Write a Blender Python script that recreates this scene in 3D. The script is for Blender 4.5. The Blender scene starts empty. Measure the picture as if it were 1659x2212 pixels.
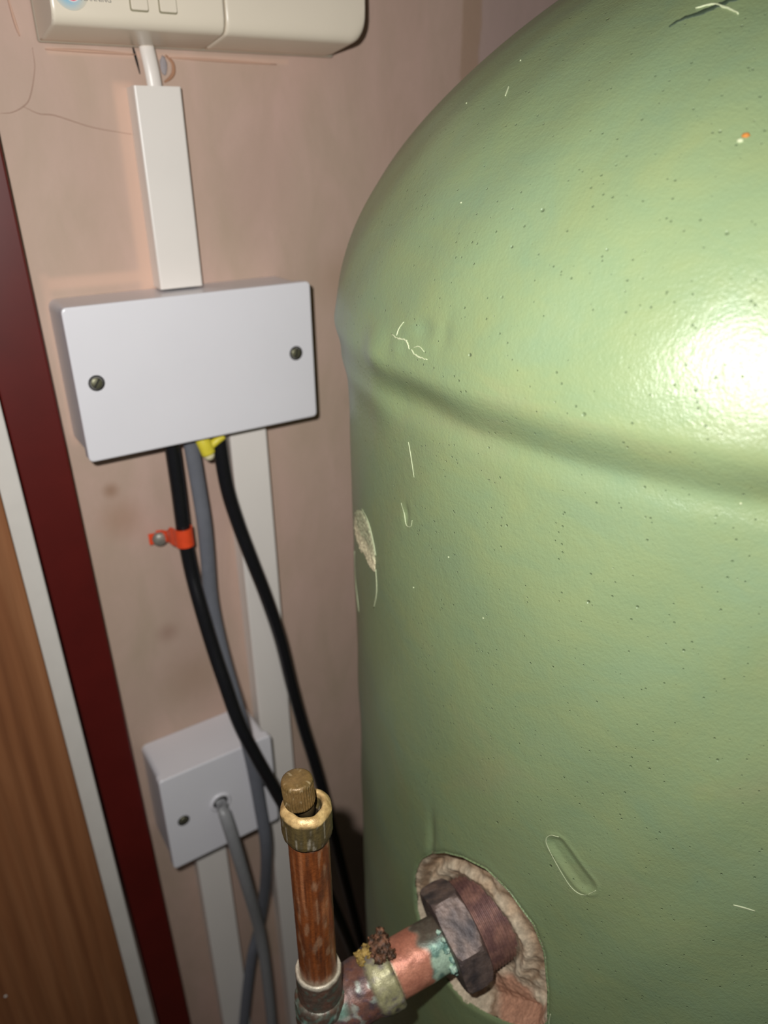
import bpy, bmesh, math, random
import numpy as np
from mathutils import Vector, Matrix, noise

# ---------------------------------------------------------------- camera, light, exposure
sc = bpy.context.scene
C = sc.collection
ZO = 1.25                       # camera height above the cupboard floor
R_ = Vector((0.83659848, -0.54766821, -0.01274861))
U_ = Vector((0.2443321, 0.3522021, 0.90346859))
F_ = Vector((0.49031094, 0.75895534, -0.42846467))
CAM = Vector((0.0, -0.4688, ZO))
cam_data = bpy.data.cameras.new('camera')
cam = bpy.data.objects.new('camera', cam_data)
C.objects.link(cam)
cam.matrix_world = Matrix(((R_.x, U_.x, -F_.x, CAM.x), (R_.y, U_.y, -F_.y, CAM.y),
                           (R_.z, U_.z, -F_.z, CAM.z), (0, 0, 0, 1)))
cam_data.sensor_fit = 'VERTICAL'
cam_data.sensor_height = 36.0
cam_data.lens = 1654.87 / 2212 * 36.0
cam_data.clip_start = 0.01
cam_data.dof.use_dof = True
cam_data.dof.focus_distance = 0.285
cam_data.dof.aperture_fstop = 9.5
sc.camera = cam

world = bpy.data.worlds.new('world')
sc.world = world
world.use_nodes = True
bg = world.node_tree.nodes['Background']
bg.inputs['Color'].default_value = (0.95, 0.97, 1.0, 1)
bg.inputs['Strength'].default_value = 0.05

flash_data = bpy.data.lights.new('phone_flash', 'AREA')      # the phone's own flash, beside its lens
flash_data.shape = 'DISK'
flash_data.size = 0.008
flash_data.energy = 1.75
flash_data.color = (1.0, 0.985, 0.96)
flash = bpy.data.objects.new('phone_flash', flash_data)
C.objects.link(flash)
fl = CAM - R_ * 0.027 + U_ * 0.027
flash.matrix_world = Matrix(((R_.x, U_.x, -F_.x, fl.x), (R_.y, U_.y, -F_.y, fl.y),
                             (R_.z, U_.z, -F_.z, fl.z), (0, 0, 0, 1)))

sc.view_settings.view_transform = 'Standard'
sc.view_settings.look = 'None'
sc.view_settings.gamma = 1.0
sc.view_settings.use_curve_mapping = False
sc.view_settings.exposure = 0.0
PI = math.pi

# ---------------------------------------------------------------- helpers
def tag(o, label=None, cat=None, group=None, kind=None):
    if label: o['label'] = label
    if cat: o['category'] = cat
    if group: o['group'] = group
    if kind: o['kind'] = kind
    return o

def thing(name, label, cat, loc=(0, 0, 0), group=None):
    o = bpy.data.objects.new(name, None)
    o.empty_display_size = 0.02
    C.objects.link(o); o.location = loc
    return tag(o, label, cat, group)

def root_loc(o):
    p = Vector((0, 0, 0))
    while o:
        p += o.location; o = o.parent
    return p

def link(name, me, mat, parent=None, loc=None, smooth=False):
    """link a mesh given in world coordinates as an object under parent"""
    o = bpy.data.objects.new(name, me)
    C.objects.link(o)
    base = root_loc(parent) if parent else Vector((0, 0, 0))
    l = Vector(loc) if loc is not None else base
    me.transform(Matrix.Translation(-l))
    if parent: o.parent = parent
    o.location = l - base
    if mat is not None: me.materials.append(mat)
    if smooth:
        for p in me.polygons: p.use_smooth = True
    return o

def from_bm(bm, name='m'):
    bmesh.ops.recalc_face_normals(bm, faces=bm.faces)
    me = bpy.data.meshes.new(name); bm.to_mesh(me); bm.free(); return me

def box(bm, x0, x1, y0, y1, z0, z1, bev=0.0, seg=2):
    r = bmesh.ops.create_cube(bm, size=1)
    vs = r['verts']
    for v in vs:
        v.co = Vector(((x0 + x1) / 2 + v.co.x * (x1 - x0), (y0 + y1) / 2 + v.co.y * (y1 - y0), (z0 + z1) / 2 + v.co.z * (z1 - z0)))
    if bev:
        es = list({e for v in vs for e in v.link_edges})
        bmesh.ops.bevel(bm, geom=es, offset=bev, segments=seg, affect='EDGES', profile=0.5)

def box_obj(name, b, mat, parent=None, bev=0.0, seg=2, smooth=False, **k):
    bm = bmesh.new(); box(bm, *b, bev=bev, seg=seg)
    return link(name, from_bm(bm), mat, parent, smooth=smooth, **k)

def rr_plate(bm, x0, x1, z0, z1, yb, yf, rc, bev, seg=5, rcs=None):
    """rounded-corner plate in the xz plane, back yb, front yf (yf<yb), bevelled front edge"""
    rcs = rcs or (rc, rc, rc, rc)            # bl, br, tr, tl
    def ring(ins, y):
        out = []
        for (cx, cz, a0, r) in ((x0, z0, PI, rcs[0]), (x1, z0, 1.5 * PI, rcs[1]), (x1, z1, 0, rcs[2]), (x0, z1, .5 * PI, rcs[3])):
            sx = 1 if cx == x0 else -1; sz = 1 if cz == z0 else -1
            rr = max(r - ins, 0.0002)
            ox, oz = cx + sx * (ins + rr), cz + sz * (ins + rr)
            for i in range(seg + 1):
                a = a0 + (PI / 2) * i / seg
                out.append(bm.verts.new((ox + rr * math.cos(a), y, oz + rr * math.sin(a))))
        return out
    rings = [ring(0, yb), ring(0, yf + bev)]
    for k in (1, 2, 3):
        a = k / 3 * PI / 2
        rings.append(ring(bev * (1 - math.cos(a)), yf + bev * (1 - math.sin(a))))
    n = len(rings[0])
    for a, b in zip(rings, rings[1:]):
        for i in range(n):
            bm.faces.new((a[i], a[(i + 1) % n], b[(i + 1) % n], b[i]))
    bm.faces.new(rings[0]); bm.faces.new(rings[-1])

def spline(P, n=8):
    P = [Vector(p) for p in P]
    Q = [P[0] * 2 - P[1]] + P + [P[-1] * 2 - P[-2]]
    out = []
    for i in range(1, len(Q) - 2):
        a, b, c, d = Q[i - 1:i + 3]
        for k in range(n):
            t = k / n
            out.append(.5 * ((2 * b) + (c - a) * t + (2 * a - 5 * b + 4 * c - d) * t * t + (3 * b - a - 3 * c + d) * t ** 3))
    out.append(P[-1]); return out

def sweep(P, ra, rb=None, seg=16, up=Vector((0, -1, 0)), rfun=None):
    """tube along points with an elliptical section (ra across, rb toward `up`)"""
    rb = rb or ra
    bm = bmesh.new(); rings = []
    for i, p in enumerate(P):
        t = (P[min(i + 1, len(P) - 1)] - P[max(i - 1, 0)]).normalized()
        n = (up - t * up.dot(t)).normalized(); s = t.cross(n)
        f = rfun(i / (len(P) - 1)) if rfun else 1
        rings.append([bm.verts.new(p + s * math.cos(2 * PI * k / seg) * ra * f + n * math.sin(2 * PI * k / seg) * rb * f) for k in range(seg)])
    for a, b in zip(rings, rings[1:]):
        for k in range(seg): bm.faces.new((a[k], a[(k + 1) % seg], b[(k + 1) % seg], b[k]))
    bm.faces.new(rings[0]); bm.faces.new(rings[-1])
    return from_bm(bm)

def basis(ax):
    ax = Vector(ax).normalized()
    e1 = Vector((0, 0, 1)).cross(ax)
    if e1.length < 1e-3: e1 = Vector((1, 0, 0))
    e1.normalize(); e2 = ax.cross(e1).normalized()
    return ax, e1, e2

def lathe(p0, ax, prof, seg=64, disp=0.0, dscale=300, colf=None, cap0=True, cap1=True, step=None, knurl=None):
    """surface of revolution: prof = [(t, r), ...] along ax from p0"""
    p0 = Vector(p0); ax, e1, e2 = basis(ax)
    if step:
        q = [prof[0]]
        for (ta, ra), (tb, rb) in zip(prof, prof[1:]):
            n = max(1, int(math.hypot(tb - ta, rb - ra) / step))
            q += [(ta + (tb - ta) * i / n, ra + (rb - ra) * i / n) for i in range(1, n + 1)]
        prof = q
    vs, fs = [], []
    for t, r in prof:
        for k in range(seg):
            a = 2 * PI * k / seg
            d = e1 * math.cos(a) + e2 * math.sin(a)
            p = p0 + ax * t + d * r
            rr = r
            if disp and r > 1e-4:
                rr += disp * (noise.noise(p * dscale) + .5 * noise.noise(p * dscale * 2.7))
            if knurl: rr += knurl(t, a)
            vs.append(p0 + ax * t + d * rr)
    n = len(prof)
    for i in range(n - 1):
        for k in range(seg):
            fs.append((i * seg + k, i * seg + (k + 1) % seg, (i + 1) * seg + (k + 1) % seg, (i + 1) * seg + k))
    if cap0: fs.append(tuple(range(seg - 1, -1, -1)))
    if cap1: fs.append(tuple((n - 1) * seg + k for k in range(seg)))
    me = bpy.data.meshes.new('lathe'); me.from_pydata([tuple(v) for v in vs], [], fs)
    if colf:
        ca = me.color_attributes.new('Col', 'FLOAT_COLOR', 'POINT')
        for i, v in enumerate(vs):
            c = colf(v); ca.data[i].color = (c[0], c[1], c[2], 1)
    bm = bmesh.new(); bm.from_mesh(me); bmesh.ops.recalc_face_normals(bm, faces=bm.faces); bm.to_mesh(me); bm.free()
    me.shade_smooth()
    return me

def s2l(c):
    return tuple(((v / 255) / 12.92 if v / 255 <= .04045 else ((v / 255 + .055) / 1.055) ** 2.4) for v in c)

def mixc(a, b, t):
    t = min(1, max(0, t)); return tuple(x + (y - x) * t for x, y in zip(a, b))

def sm(a, b, x):
    t = min(1, max(0, (x - a) / (b - a))); return t * t * (3 - 2 * t)

# ---------------------------------------------------------------- materials
def mat_new(name):
    m = bpy.data.materials.new(name); m.use_nodes = True
    nt = m.node_tree; b = nt.nodes['Principled BSDF']
    return m, nt, b

def N(nt, t, **k):
    n = nt.nodes.new(t)
    for a, v in k.items(): setattr(n, a, v)
    return n

def coords(nt, scale=(1, 1, 1)):
    g = N(nt, 'ShaderNodeNewGeometry'); m = N(nt, 'ShaderNodeMapping')
    m.inputs['Scale'].default_value = scale
    nt.links.new(g.outputs['Position'], m.inputs['Vector'])
    return m.outputs['Vector']

def noise_tex(nt, vec, scale, detail=4, rough=.55, dist=0):
    n = N(nt, 'ShaderNodeTexNoise'); n.inputs['Scale'].default_value = scale
    n.inputs['Detail'].default_value = detail; n.inputs['Roughness'].default_value = rough
    n.inputs['Distortion'].default_value = dist
    nt.links.new(vec, n.inputs['Vector']); return n.outputs['Fac']

def ramp(nt, fac, stops, interp='LINEAR'):
    r = N(nt, 'ShaderNodeValToRGB'); r.color_ramp.interpolation = interp
    e = r.color_ramp.elements
    while len(e) < len(stops): e.new(.5)
    for el, (p, c) in zip(e, stops):
        el.position = p; el.color = (*c, 1) if len(c) == 3 else c
    nt.links.new(fac, r.inputs['Fac']); return r.outputs['Color']

def mix(nt, fac, a, b, mode='MIX'):
    m = N(nt, 'ShaderNodeMix', data_type='RGBA', blend_type=mode)
    for s, v in ((m.inputs['Factor'], fac), (m.inputs['A'], a), (m.inputs['B'], b)):
        if isinstance(v, (int, float)): s.default_value = v
        elif isinstance(v, tuple): s.default_value = (*v[:3], 1)
        else: nt.links.new(v, s)
    return m.outputs['Result']

def math_n(nt, op, a, b=None):
    m = N(nt, 'ShaderNodeMath', operation=op)
    for i, v in enumerate((a, b)):
        if v is None: continue
        if isinstance(v, (int, float)): m.inputs[i].default_value = v
        else: nt.links.new(v, m.inputs[i])
    return m.outputs[0]

def bump(nt, h, strength, dist, b, prev=None):
    n = N(nt, 'ShaderNodeBump'); n.inputs['Strength'].default_value = strength
    n.inputs['Distance'].default_value = dist
    nt.links.new(h, n.inputs['Height'])
    if prev: nt.links.new(prev, n.inputs['Normal'])
    if b: nt.links.new(n.outputs['Normal'], b.inputs['Normal'])
    return n.outputs['Normal']

def blob(nt, vec, c, r, soft=1.0):
    """1 inside a round spot at c (world), 0 outside"""
    d = N(nt, 'ShaderNodeVectorMath', operation='DISTANCE'); d.inputs[1].default_value = c
    nt.links.new(vec, d.inputs[0])
    mr = N(nt, 'ShaderNodeMapRange', interpolation_type='SMOOTHSTEP')
    mr.inputs['From Min'].default_value = r; mr.inputs['From Max'].default_value = r * (1 - soft)
    nt.links.new(d.outputs['Value'], mr.inputs['Value']); return mr.outputs['Result']

def plain(name, rgb, rough=.5, var=.06, scale=60, metal=0, spec=.5, bmp=0, bscale=800, coat=0):
    m, nt, b = mat_new(name)
    c = s2l(rgb); v = coords(nt)
    f = noise_tex(nt, v, scale)
    nt.links.new(ramp(nt, f, [(.3, tuple(x * (1 - var) for x in c)), (.7, tuple(min(1, x * (1 + var)) for x in c))]), b.inputs['Base Color'])
    b.inputs['Roughness'].default_value = rough; b.inputs['Metallic'].default_value = metal
    b.inputs['Specular IOR Level'].default_value = spec; b.inputs['Coat Weight'].default_value = coat
    if bmp: bump(nt, noise_tex(nt, v, bscale, 3), bmp, .0005, b)
    return m

def vcol(name, rough=.5, metal=0., spec=.5, bmp=.2, bscale=1500):
    m, nt, b = mat_new(name)
    a = N(nt, 'ShaderNodeVertexColor', layer_name='Col')
    v = coords(nt); f = noise_tex(nt, v, 900, 3)
    nt.links.new(mix(nt, 1.0, a.outputs['Color'], ramp(nt, f, [(.3, (.8, .8, .8)), (.7, (1.15, 1.15, 1.15))]), 'MULTIPLY'), b.inputs['Base Color'])
    b.inputs['Roughness'].default_value = rough; b.inputs['Metallic'].default_value = metal
    b.inputs['Specular IOR Level'].default_value = spec
    bump(nt, noise_tex(nt, v, bscale, 3), bmp, .0004, b)
    return m

def plaster_mat():
    m, nt, b = mat_new('pink_plaster')
    v = coords(nt)
    big = noise_tex(nt, coords(nt, (1, 1, .6)), 9, 3, .5, .6)
    col = ramp(nt, big, [(.33, s2l((190, 169, 150))), (.5, s2l((197, 170, 155))), (.68, s2l((202, 168, 157)))])
    med = noise_tex(nt, coords(nt, (1, 1, .35)), 38, 4, .6, .5)
    col = mix(nt, .55, col, ramp(nt, med, [(.3, s2l((186, 163, 142))), (.72, s2l((210, 179, 165)))]))
    # trowel staining: brown spots and the vertical brown streak where the wall was patched
    for c, r, rgb, k in (((.0968, 0, ZO - .194), .008, (150, 112, 85), .6), ((.100, 0, ZO - .215), .022, (172, 136, 110), .5),
                         ((.131, 0, ZO - .355), .035, (178, 150, 128), .6), ((.118, 0, ZO - .31), .012, (158, 124, 108), .5),
                         ((.1785, 0, ZO - .62), .009, (128, 84, 84), .6), ((.21, 0, ZO - .02), .05, (190, 160, 146), .4),
                         ((.302, 0, ZO - .33), .02, (150, 118, 112), .6), ((.27, 0, ZO - .08), .03, (175, 148, 125), .6)):
        col = mix(nt, math_n(nt, 'MULTIPLY', blob(nt, v, c, r), k), col, s2l(rgb))
    sx = N(nt, 'ShaderNodeSeparateXYZ'); nt.links.new(v, sx.inputs[0])
    wob = math_n(nt, 'ADD', sx.outputs['X'], math_n(nt, 'MULTIPLY', noise_tex(nt, v, 30, 2), .008))
    def band(a, b_, s):
        r1 = N(nt, 'ShaderNodeMapRange', interpolation_type='SMOOTHSTEP'); r1.inputs['From Min'].default_value = a - s; r1.inputs['From Max'].default_value = a + s
        r2 = N(nt, 'ShaderNodeMapRange', interpolation_type='SMOOTHSTEP'); r2.inputs['From Min'].default_value = b_ + s; r2.inputs['From Max'].default_value = b_ - s
        nt.links.new(wob, r1.inputs['Value']); nt.links.new(wob, r2.inputs['Value'])
        return math_n(nt, 'MULTIPLY', r1.outputs[0], r2.outputs[0])
    col = mix(nt, math_n(nt, 'MULTIPLY', band(.3735, .3905, .0012), .6), col, s2l((170, 140, 116)))
    col = mix(nt, math_n(nt, 'MULTIPLY', band(.390, .60, .002), .5), col, s2l((180, 160, 158)))
    def rect(x0, x1, z0, z1, s=.0022):
        def edge(o, lo, hi):
            r = N(nt, 'ShaderNodeMapRange', interpolation_type='SMOOTHSTEP'); r.inputs['From Min'].default_value = lo; r.inputs['From Max'].default_value = hi
            nt.links.new(sx.outputs[o], r.inputs['Value']); return r.outputs[0]
        e = [edge('X', x0 - s, x0 + s), edge('X', x1 + s, x1 - s), edge('Z', ZO + z0 - s, ZO + z0 + s), edge('Z', ZO + z1 + s, ZO + z1 - s)]
        return math_n(nt, 'MULTIPLY', math_n(nt, 'MULTIPLY', e[0], e[1]), math_n(nt, 'MULTIPLY', e[2], e[3]))
    peach = s2l((216, 182, 162))
    for r_, k in ((rect(.1345, .1450, -.075, .034), .85), (rect(.083, .145, -.0690, -.0625), .8), (rect(.104, .24, .0455, .0485, .001), .6), (rect(.0795, .084, -.16, -.06), .5)):
        col = mix(nt, math_n(nt, 'MULTIPLY', r_, k), col, peach)
    nt.links.new(col, b.inputs['Base Color'])
    b.inputs['Roughness'].default_value = .62; b.inputs['Specular IOR Level'].default_value = .35
    n1 = bump(nt, noise_tex(nt, v, 35, 4, .55), .25, .002, None)
    bump(nt, noise_tex(nt, v, 500, 3), .12, .0005, b, n1)
    return m

def wood_mat():
    m, nt, b = mat_new('walnut_laminate')
    v = coords(nt, (1, 1, .035))
    n = noise_tex(nt, v, 120, 5, .6, .4)
    w = N(nt, 'ShaderNodeTexWave', wave_type='BANDS', bands_direction='X')
    w.inputs['Scale'].default_value = 28; w.inputs['Distortion'].default_value = 6; w.inputs['Detail'].default_value = 3
    nt.links.new(coords(nt, (1, 1, .05)), w.inputs['Vector'])
    c1 = ramp(nt, n, [(.28, s2l((126, 78, 48))), (.5, s2l((142, 92, 58))), (.75, s2l((158, 108, 72)))])
    c2 = ramp(nt, w.outputs['Fac'], [(.1, (.90, .88, .86)), (.8, (1.04, 1.03, 1.02))])
    nt.links.new(mix(nt, 1, c1, c2, 'MULTIPLY'), b.inputs['Base Color'])
    b.inputs['Roughness'].default_value = .5
    bump(nt, n, .08, .0004, b); return m

def jacket_mat():
    m, nt, b = mat_new('green_foam_jacket')
    v = coords(nt)
    # sprayed foam: green with yellower and bluer clouds
    big = noise_tex(nt, coords(nt, (1, 1, 1.5)), 11, 4, .6, 1.2)
    col = ramp(nt, big, [(.30, s2l((117, 138, 107))), (.47, s2l((123, 140, 101))), (.58, s2l((127, 141, 99))), (.74, s2l((135, 139, 101)))])
    med = noise_tex(nt, coords(nt, (1, 1, 1.6)), 42, 5, .65, .8)
    col = mix(nt, .45, col, ramp(nt, med, [(.3, s2l((117, 137, 105))), (.7, s2l((130, 141, 99)))]))
    # pinholes of two sizes
    def holes(scale, k, pw):
        vo = N(nt, 'ShaderNodeTexVoronoi', feature='F1'); vo.inputs['Scale'].default_value = scale
        nt.links.new(v, vo.inputs['Vector'])
        sep = N(nt, 'ShaderNodeSeparateColor'); nt.links.new(vo.outputs['Color'], sep.inputs[0])
        rad = math_n(nt, 'MULTIPLY', math_n(nt, 'POWER', sep.outputs[0], pw), k)
        mr = N(nt, 'ShaderNodeMapRange', interpolation_type='SMOOTHSTEP')
        nt.links.new(math_n(nt, 'SUBTRACT', vo.outputs['Distance'], rad), mr.inputs['Value'])
        mr.inputs['From Min'].default_value = -.04; mr.inputs['From Max'].default_value = .045
        return mr.outputs['Result']
    pit = math_n(nt, 'MULTIPLY', holes(150, .085, 4.0), holes(380, .13, 1.7))
    col = mix(nt, math_n(nt, 'MULTIPLY', math_n(nt, 'SUBTRACT', 1.0, pit), .55), col, s2l((84, 104, 72)))
    nt.links.new(col, b.inputs['Base Color'])
    rg = N(nt, 'ShaderNodeMapRange'); nt.links.new(med, rg.inputs['Value'])
    rg.inputs['To Min'].default_value = .28; rg.inputs['To Max'].default_value = .42
    nt.links.new(rg.outputs[0], b.inputs['Roughness'])
    b.inputs['Specular IOR Level'].default_value = .5
    n0 = bump(nt, noise_tex(nt, coords(nt, (1, 1, 1)), 190, 4, .6), .22, .0010, None)
    n1 = bump(nt, noise_tex(nt, v, 850, 3, .65), .48, .0004, None, n0)
    bump(nt, pit, .8, .0005, b, n1)
    return m

M_plaster = plaster_mat(); M_wood = wood_mat(); M_jacket = jacket_mat()
M_red = plain('dark_red_gloss', (88, 18, 13), .42, .10, 30)
M_white = plain('white_gloss_paint', (222, 217, 210), .35, .03)
M_ceil = plain('white_emulsion', (205, 200, 194), .8)
M_floor = plain('chipboard_floor', (150, 125, 98), .8, .15, 90)
M_plastic = plain('white_plastic', (231, 229, 234), .30, .015, 20)
M_trunk = plain('trunking_plastic', (240, 233, 226), .33, .02, 20)
M_cream = plain('cream_plastic', (238, 226, 206), .30, .02, 20)
M_creamgrey = plain('cream_plastic_base', (196, 186, 168), .4, .02, 20)
M_black = plain('black_pvc', (26, 26, 29), .24, .08, 200)
M_grey = plain('grey_pvc', (112, 114, 122), .36, .05, 200)
M_yellow = plain('yellow_sleeve', (228, 212, 66), .4, .05, 300)
M_tip = plain('cream_sleeve_tip', (224, 214, 176), .5)
M_orange = plain('orange_clip_plastic', (238, 82, 44), .32, .06, 300)
M_screw = plain('dull_screw', (128, 126, 104), .42, .15, 600, metal=.7)
M_zinc = plain('zinc_screw', (150, 146, 136), .45, .15, 600, metal=.4)
M_dark = plain('dark_gap_shade', (34, 31, 30), .8)
M_foam = None
M_flake = plain('pale_flake', (178, 186, 150), .6, .1, 600)
M_slit = plain('dark_slit', (52, 66, 48), .7, .1, 600)
M_fit = vcol('aged_fitting', .42, .25, .5, .3)
M_pipe = vcol('aged_copper', .34, .30, .5, .25)
M_nut = vcol('oxidised_nut', .5, .25, .4, .35, 900)
M_foamv = vcol('exposed_foam', .8, 0, .25, .7, 700)
M_crust = vcol('corrosion_crust', .6, 0, .5, .8, 1200)

# ---------------------------------------------------------------- the setting
def struct(o): o['kind'] = 'structure'; return o
def ztop(z): return z
struct(box_obj('wall_back', (-.55, .655, 0, .06, 0, 2.0), M_plaster))
struct(box_obj('wall_right', (.655, .715, -1.0, .06, 0, 2.0), M_plaster))
struct(box_obj('floor', (-.55, .715, -1.0, .06, -.05, 0), M_floor))
struct(box_obj('ceiling', (-.55, .715, -1.0, .06, 2.0, 2.05), M_ceil))

def upright(name, xl, xr, yb, yf, mat, z0=0.0, z1=2.0, bev=.0012, label=None):
    """a long upright board; xl, xr give x at two heights so that it may lean a little"""
    def X(l, z): (xa, za), (xb, zb) = l; return xa + (xb - xa) * (z - za) / (zb - za)
    bm = bmesh.new(); r = bmesh.ops.create_cube(bm, size=1)
    for v in r['verts']:
        z = z1 if v.co.z > 0 else z0
        v.co = Vector((X(xr if v.co.x > 0 else xl, z), yb if v.co.y > 0 else yf, z))
    bmesh.ops.bevel(bm, geom=list(bm.edges), offset=bev, segments=3, affect='EDGES', profile=.5)
    o = link(name, from_bm(bm), mat); struct(o)
    if label: o['label'] = label
    return o
upright('trim_1', ((.0449, 1.1147), (.054, .5871)), ((.0708, 1.2479), (.0787, .5593)), .0, -.020, M_red, label='dark red gloss-painted upright board against the plaster')
upright('trim_2', ((.010, 1.1), (.014, .6)), ((.0440, 1.1147), (.0505, .592)), .0, -.022, M_white, label='narrow white painted upright strip between red board and wood')
wd = upright('door_1', ((-.45, 1.1), (-.45, .6)), ((.0325, 1.0852), (.0375, .6109)), -.0225, -.030, M_wood, label='brown wood-grain panel at the left edge')
bm = bmesh.new(); bmesh.ops.create_icosphere(bm, subdivisions=2, radius=.0011)
for v in bm.verts: v.co = Vector((-.0421 + v.co.x, -.0300 + v.co.y * .5, .7099 + v.co.z))
link('paint_speck', from_bm(bm), M_white, wd)
wb = bpy.data.objects['wall_back']

def ribbon(name, P, w, mat, parent, nrm, h=.00035, taper=True, n=6, jit=.0):
    """thin raised strip following points on a surface; nrm(p) gives the surface normal"""
    pts = spline(P, n); bm = bmesh.new(); rings = []
    for i, p in enumerate(pts):
        t = (pts[min(i + 1, len(pts) - 1)] - pts[max(i - 1, 0)]).normalized()
        nn = nrm(p); s = t.cross(nn).normalized()
        u = i / (len(pts) - 1); f = (.25 + .75 * math.sin(PI * (.06 + .88 * u))) if taper else 1
        f *= 1 + jit * noise.noise(p * 2500)
        p = p + s * jit * w * .6 * noise.noise(p * 1300 + Vector((5, 0, 0)))
        rings.append([bm.verts.new(p + s * w * f * a + nn * b) for a, b in ((-.5, -.0002), (-.25, h), (.25, h), (.5, -.0002))])
    for a, b in zip(rings, rings[1:]):
        for k in range(3): bm.faces.new((a[k], a[k + 1], b[k + 1], b[k]))
        bm.faces.new((a[3], a[0], b[0], b[3]))
    bm.faces.new(rings[0]); bm.faces.new(rings[-1])
    return link(name, from_bm(bm), mat, parent, smooth=True)
wall_n = lambda p: Vector((0, -1, 0))
M_crack = plain('hairline_crack', (178, 148, 132), .8)
M_ridge = plain('plaster_ridge', (210, 172, 150), .6)
M_stain = plain('rusty_ring', (172, 128, 100), .7)
def wp(*l): return [Vector((x, -.0001, ZO + z)) for x, z in l]
ribbon('crack', wp((.0975, .048), (.0967, .0384), (.092, .026), (.0879, .0217), (.082, .019), (.0763, .0185)), .0007, M_crack, wb, wall_n, .0001)
ribbon('crack', wp((.0879, .0217), (.095, .0185), (.1029, .0177), (.1208, .0123), (.1413, .0089)), .0007, M_crack, wb, wall_n, .0001)
ribbon('plaster_ridge', wp((.1035, .0475), (.125, .0475), (.149, .0470)), .0016, M_ridge, wb, wall_n, .0008)
ribbon('plaster_ridge', wp((.167, .0465), (.195, .0460), (.232, .0455)), .0014, M_ridge, wb, wall_n, .0007)
ribbon('plaster_ridge', wp((.0900, .070), (.0915, .058), (.0925, .0525)), .0014, M_ridge, wb, wall_n, .0007)
ribbon('stain_ring', wp((.1655, .0475), (.1690, .0440), (.1690, .0395), (.1665, .0365), (.1630, .0345)), .0026, M_stain, wb, wall_n, .0002)
ribbon('groove_shade', wp((.1480, .0515), (.1490, .046), (.1502, .0380)), .0016, M_dark, wb, wall_n, .0003)  # raised dark strip, painted as the shade in the groove left of the cable
ribbon('groove_shade', wp((.1582, .0515), (.1590, .045), (.1600, .0345)), .0018, M_dark, wb, wall_n, .0003)  # same painted groove shade, right of the cable
bm = bmesh.new(); bmesh.ops.create_icosphere(bm, subdivisions=3, radius=1)
for v in bm.verts:
    q = v.co * (1 + .25 * noise.noise(v.co * 2)); v.co = Vector((.1638 + q.x * .0020, -.0003 + q.y * .0007, ZO + .0425 + q.z * .0045))
link('filler_lump', from_bm(bm), plain('grey_filler', (164, 156, 158), .7), wb, smooth=True)

# ---------------------------------------------------------------- heating programmer
prog = thing('heating_programmer', 'cream plastic wall programmer with square buttons, cut by the top edge', 'programmer', (.185, 0, ZO + .051))
zb = ZO + .0505; zt = ZO + .150
box_obj('back_plate', (.1000, .2680, -.0050, -.0004, zb - .0004, zt), M_creamgrey, prog, bev=.0012, seg=3, smooth=True)
def prog_body(name, x0, x1, rr_corner, mat):
    bm = bmesh.new(); rings = []
    prof = [(-.0051, 0), (-.012, .0001), (-.0340, .0032), (-.0362, .0037), (-.0380, .0050), (-.0393, .0072), (-.0400, .0105), (-.0402, .016)]
    n = 14
    # stations along x: rounded lower right corner
    xs = [x0, x0 + .0006] + [x0 + .002, x1 - rr_corner]
    st = [(x, 0.0) for x in xs]
    if rr_corner > .004:
        for i in range(1, n + 1):
            a = i / n * PI / 2
            st.append((x1 - rr_corner + rr_corner * math.sin(a), rr_corner * (1 - math.cos(a))))
    else: st.append((x1, 0.0004))
    for x, lift in st:
        ins = .0006 if x == x0 else 0
        col = [bm.verts.new((x, y + ins, zb + dz + lift * (1 - .35 * min(1, dz / .012)) + ins)) for y, dz in prof]
        col.append(bm.verts.new((x, -.0402 + ins, zt))); col.append(bm.verts.new((x, -.0051, zt)))
        rings.append(col)
    m = len(rings[0])
    for a, b in zip(rings, rings[1:]):
        for k in range(m): bm.faces.new((a[k], a[(k + 1) % m], b[(k + 1) % m], b[k]))
    bm.faces.new(rings[0]); bm.faces.new(rings[-1])
    o = link(name, from_bm(bm), mat, prog, smooth=True)
    for p in o.data.polygons:
        if abs(p.normal.x) > .8: p.use_smooth = False
    return o
front = prog_body('control_housing', .1004, .1846, .001, M_cream)
prog_body('terminal_cover', .1856, .2689, .0085, M_cream)
# buttons in their wells
M_well = plain('button_well', (150, 142, 118), .6)
for xa, xb in ((.1372, .1453), (.1513, .1596)):
    z0 = ZO + .0616
    bm = bmesh.new(); rr_plate(bm, xa - .0006, xb + .0004, z0 - .0007, z0 + .0125, -.0399, -.04035, .0011, .0001)
    w = link('button_well', from_bm(bm), M_well, prog)
    bm = bmesh.new(); rr_plate(bm, xa, xb, z0, z0 + .012, -.0400, -.0411, .0008, .0003)
    link('button', from_bm(bm), M_cream, w)
# printed badge: pale blue halo, pink disc, small grey lettering
def halo_mat():
    m, nt, b = mat_new('badge_print')
    v = coords(nt)
    g = blob(nt, v, (.1092, -.0404, ZO + .0660), .0085, 1.0)
    c = mix(nt, g, s2l((221, 212, 192)), s2l((120, 196, 232)))
    g2 = blob(nt, v, (.1106, -.0404, ZO + .0662), .0036, .15); c = mix(nt, g2, c, s2l((246, 236, 232)))
    g3 = blob(nt, v, (.1106, -.0404, ZO + .0662), .0031, .12); c = mix(nt, g3, c, s2l((232, 60, 108)))
    nt.links.new(c, b.inputs['Base Color']); b.inputs['Roughness'].default_value = .32; return m
bm = bmesh.new(); bmesh.ops.create_circle(bm, cap_ends=True, segments=48, radius=.0086)
for v in bm.verts: v.co = Vector((.1100 + v.co.x * .95, -.04025, ZO + .0680 + v.co.y))
o = link('badge', from_bm(bm), halo_mat(), prog)
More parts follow.
